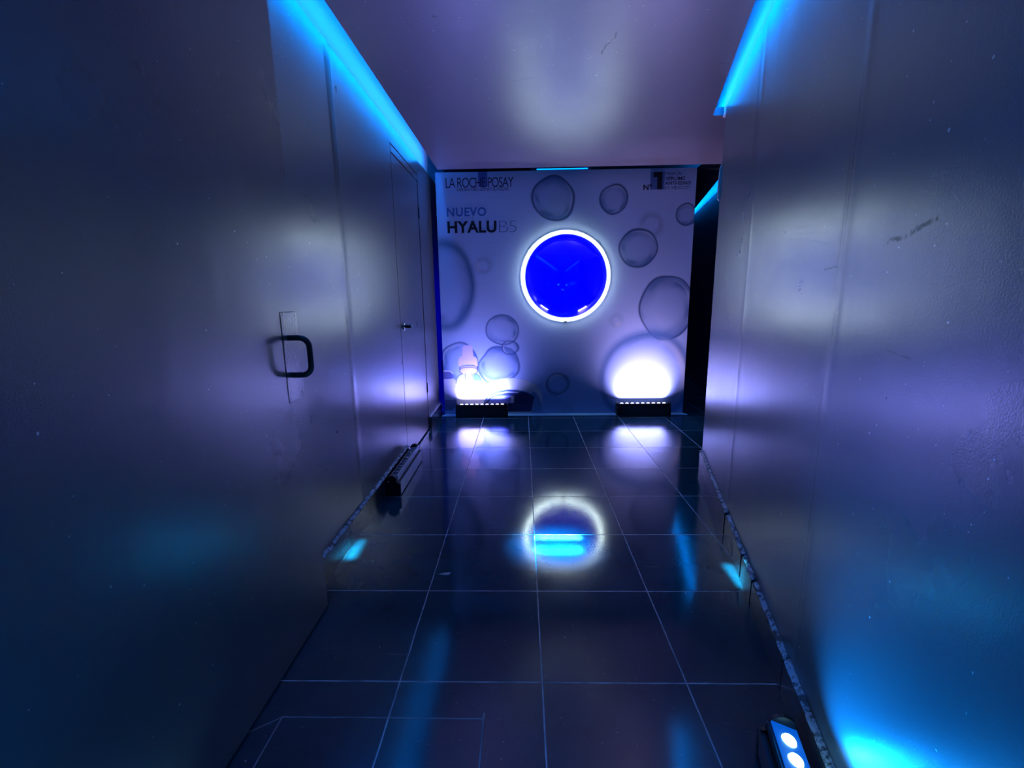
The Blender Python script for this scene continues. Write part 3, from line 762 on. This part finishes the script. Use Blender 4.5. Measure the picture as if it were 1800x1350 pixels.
area('bar_spill', (0, 0.000, 0.132), (0, -0.6, 1), (1, 0, 0), 0.44, 0.03, 2.2, FLOOR_COL, 178, barN)
barFill, nrm = led_bar('led_bar', (-0.700, 0.560, 0.0), PI / 2, 0.52, M['lens_blue'], 'added unseen cyan led bar beside the near door leaf, fill light for the right wall')  # out-of-view bar added to throw blue light low on the right wall
area('bar_spill', (0, -0.010, 0.134), (0, -1, 0.45), (1, 0, 0), 0.44, 0.03, 9.0, FLOOR_COL, 165, barFill)

# ------------------------------------------------------------------ cove strips and the added downlight above the walkway
def strip_light(name, a, b, w, power, col, direction, label):
    a, b = Vector(a), Vector(b)
    bm = bmesh.new(); add_tube(bm, [a, b], 0.006, 8)
    o = obj(name, bm, simple(name + '_glow', (1, 1, 1), 0.5, emit=col, es=power))
    tag(o, label, 'light strip'); return o
strip_light('led_strip', (-0.775, -1.5, 2.425), (-0.775, 4.40, 2.425), 0, 75, COVE_COL, None, 'blue led strip hidden in the ceiling gap along the left wall')
strip_light('led_strip', (xr(-0.9) - 0.10, -0.9, 2.425), (xr(3.6) - 0.045, 3.6, 2.425), 0, 60, COVE_COL, None, 'blue led strip hidden in the ceiling gap along the right wall')
strip_light('led_strip', (2.005, 4.75, 2.425), (2.77, 8.3, 2.425), 0, 50, COVE_COL, None, 'blue led strip in the side space right of the backdrop')
strip_light('led_strip', (0.17, 5.25, 2.545), (0.72, 5.25, 2.545), 0, 3, COVE_COL, None, 'blue led strip above and behind the backdrop')
area('behind_light', (-0.45, 4.90, 0.75), (-1, 0.05, 0.0), (0, 0, 1), 1.4, 0.05, 14.0, (0, 0, 1), 170)

dl = empty('added_downlight', (0.20, 1.72, 2.35))  # fixture added above the view to carry the cyan floor beams
tag(dl, 'added small round downlight above the walkway, source of the cyan floor patches', 'light')
bm = bmesh.new(); add_lathe(bm, [(0.035, 0.0), (0.045, 0.0), (0.045, 0.006), (0.033, 0.008), (0.030, 0.0)], (0, 0, 0), (0, 0, -1), 28)
obj('bezel', bm, M['plastic'], dl, True)

CY = (0.06, 0.70, 1.0)
def beam(tx, ty, sx, sy, power, spread, col=CY, rz=0.0):  # narrow beams added to lay cyan patches on floor and skirting
    p = Vector((0.20, 1.72, 2.342)); d = Vector((tx, ty, 0)) - p
    area('added_beam', p, d, (math.cos(rz), math.sin(rz), 0), sx, sy, power, col, spread)
beam(0.175, 2.107, 0.205, 0.014, 4.0, 1.6, (0.35, 0.9, 1.0))
beam(0.165, 1.995, 0.20, 0.045, 3.6, 2.2)
beam(0.150, 2.04, 0.20, 0.14, 8.0, 9, (0.0, 0.35, 1.0))
beam(-0.825, 2.00, 0.03, 0.16, 0.5, 1.6)
beam(0.915, 1.79, 0.02, 0.16, 0.4, 1.6)

# paint flake lying on the floor
bm = bmesh.new(); add_prism(bm, [(-0.035, -0.004), (-0.012, 0.006), (0.012, 0.010), (0.020, 0.006), (0.010, -0.010), (-0.010, -0.008)], 2, 0.0006, 0.002)
fl = obj('paint_flake', bm, simple('pale_flake', (0.5, 0.52, 0.55), 0.8)); fl.location = (-0.345, 1.80, 0)
tag(fl, 'small pale paint flake on the floor left of the ring reflection', 'debris')
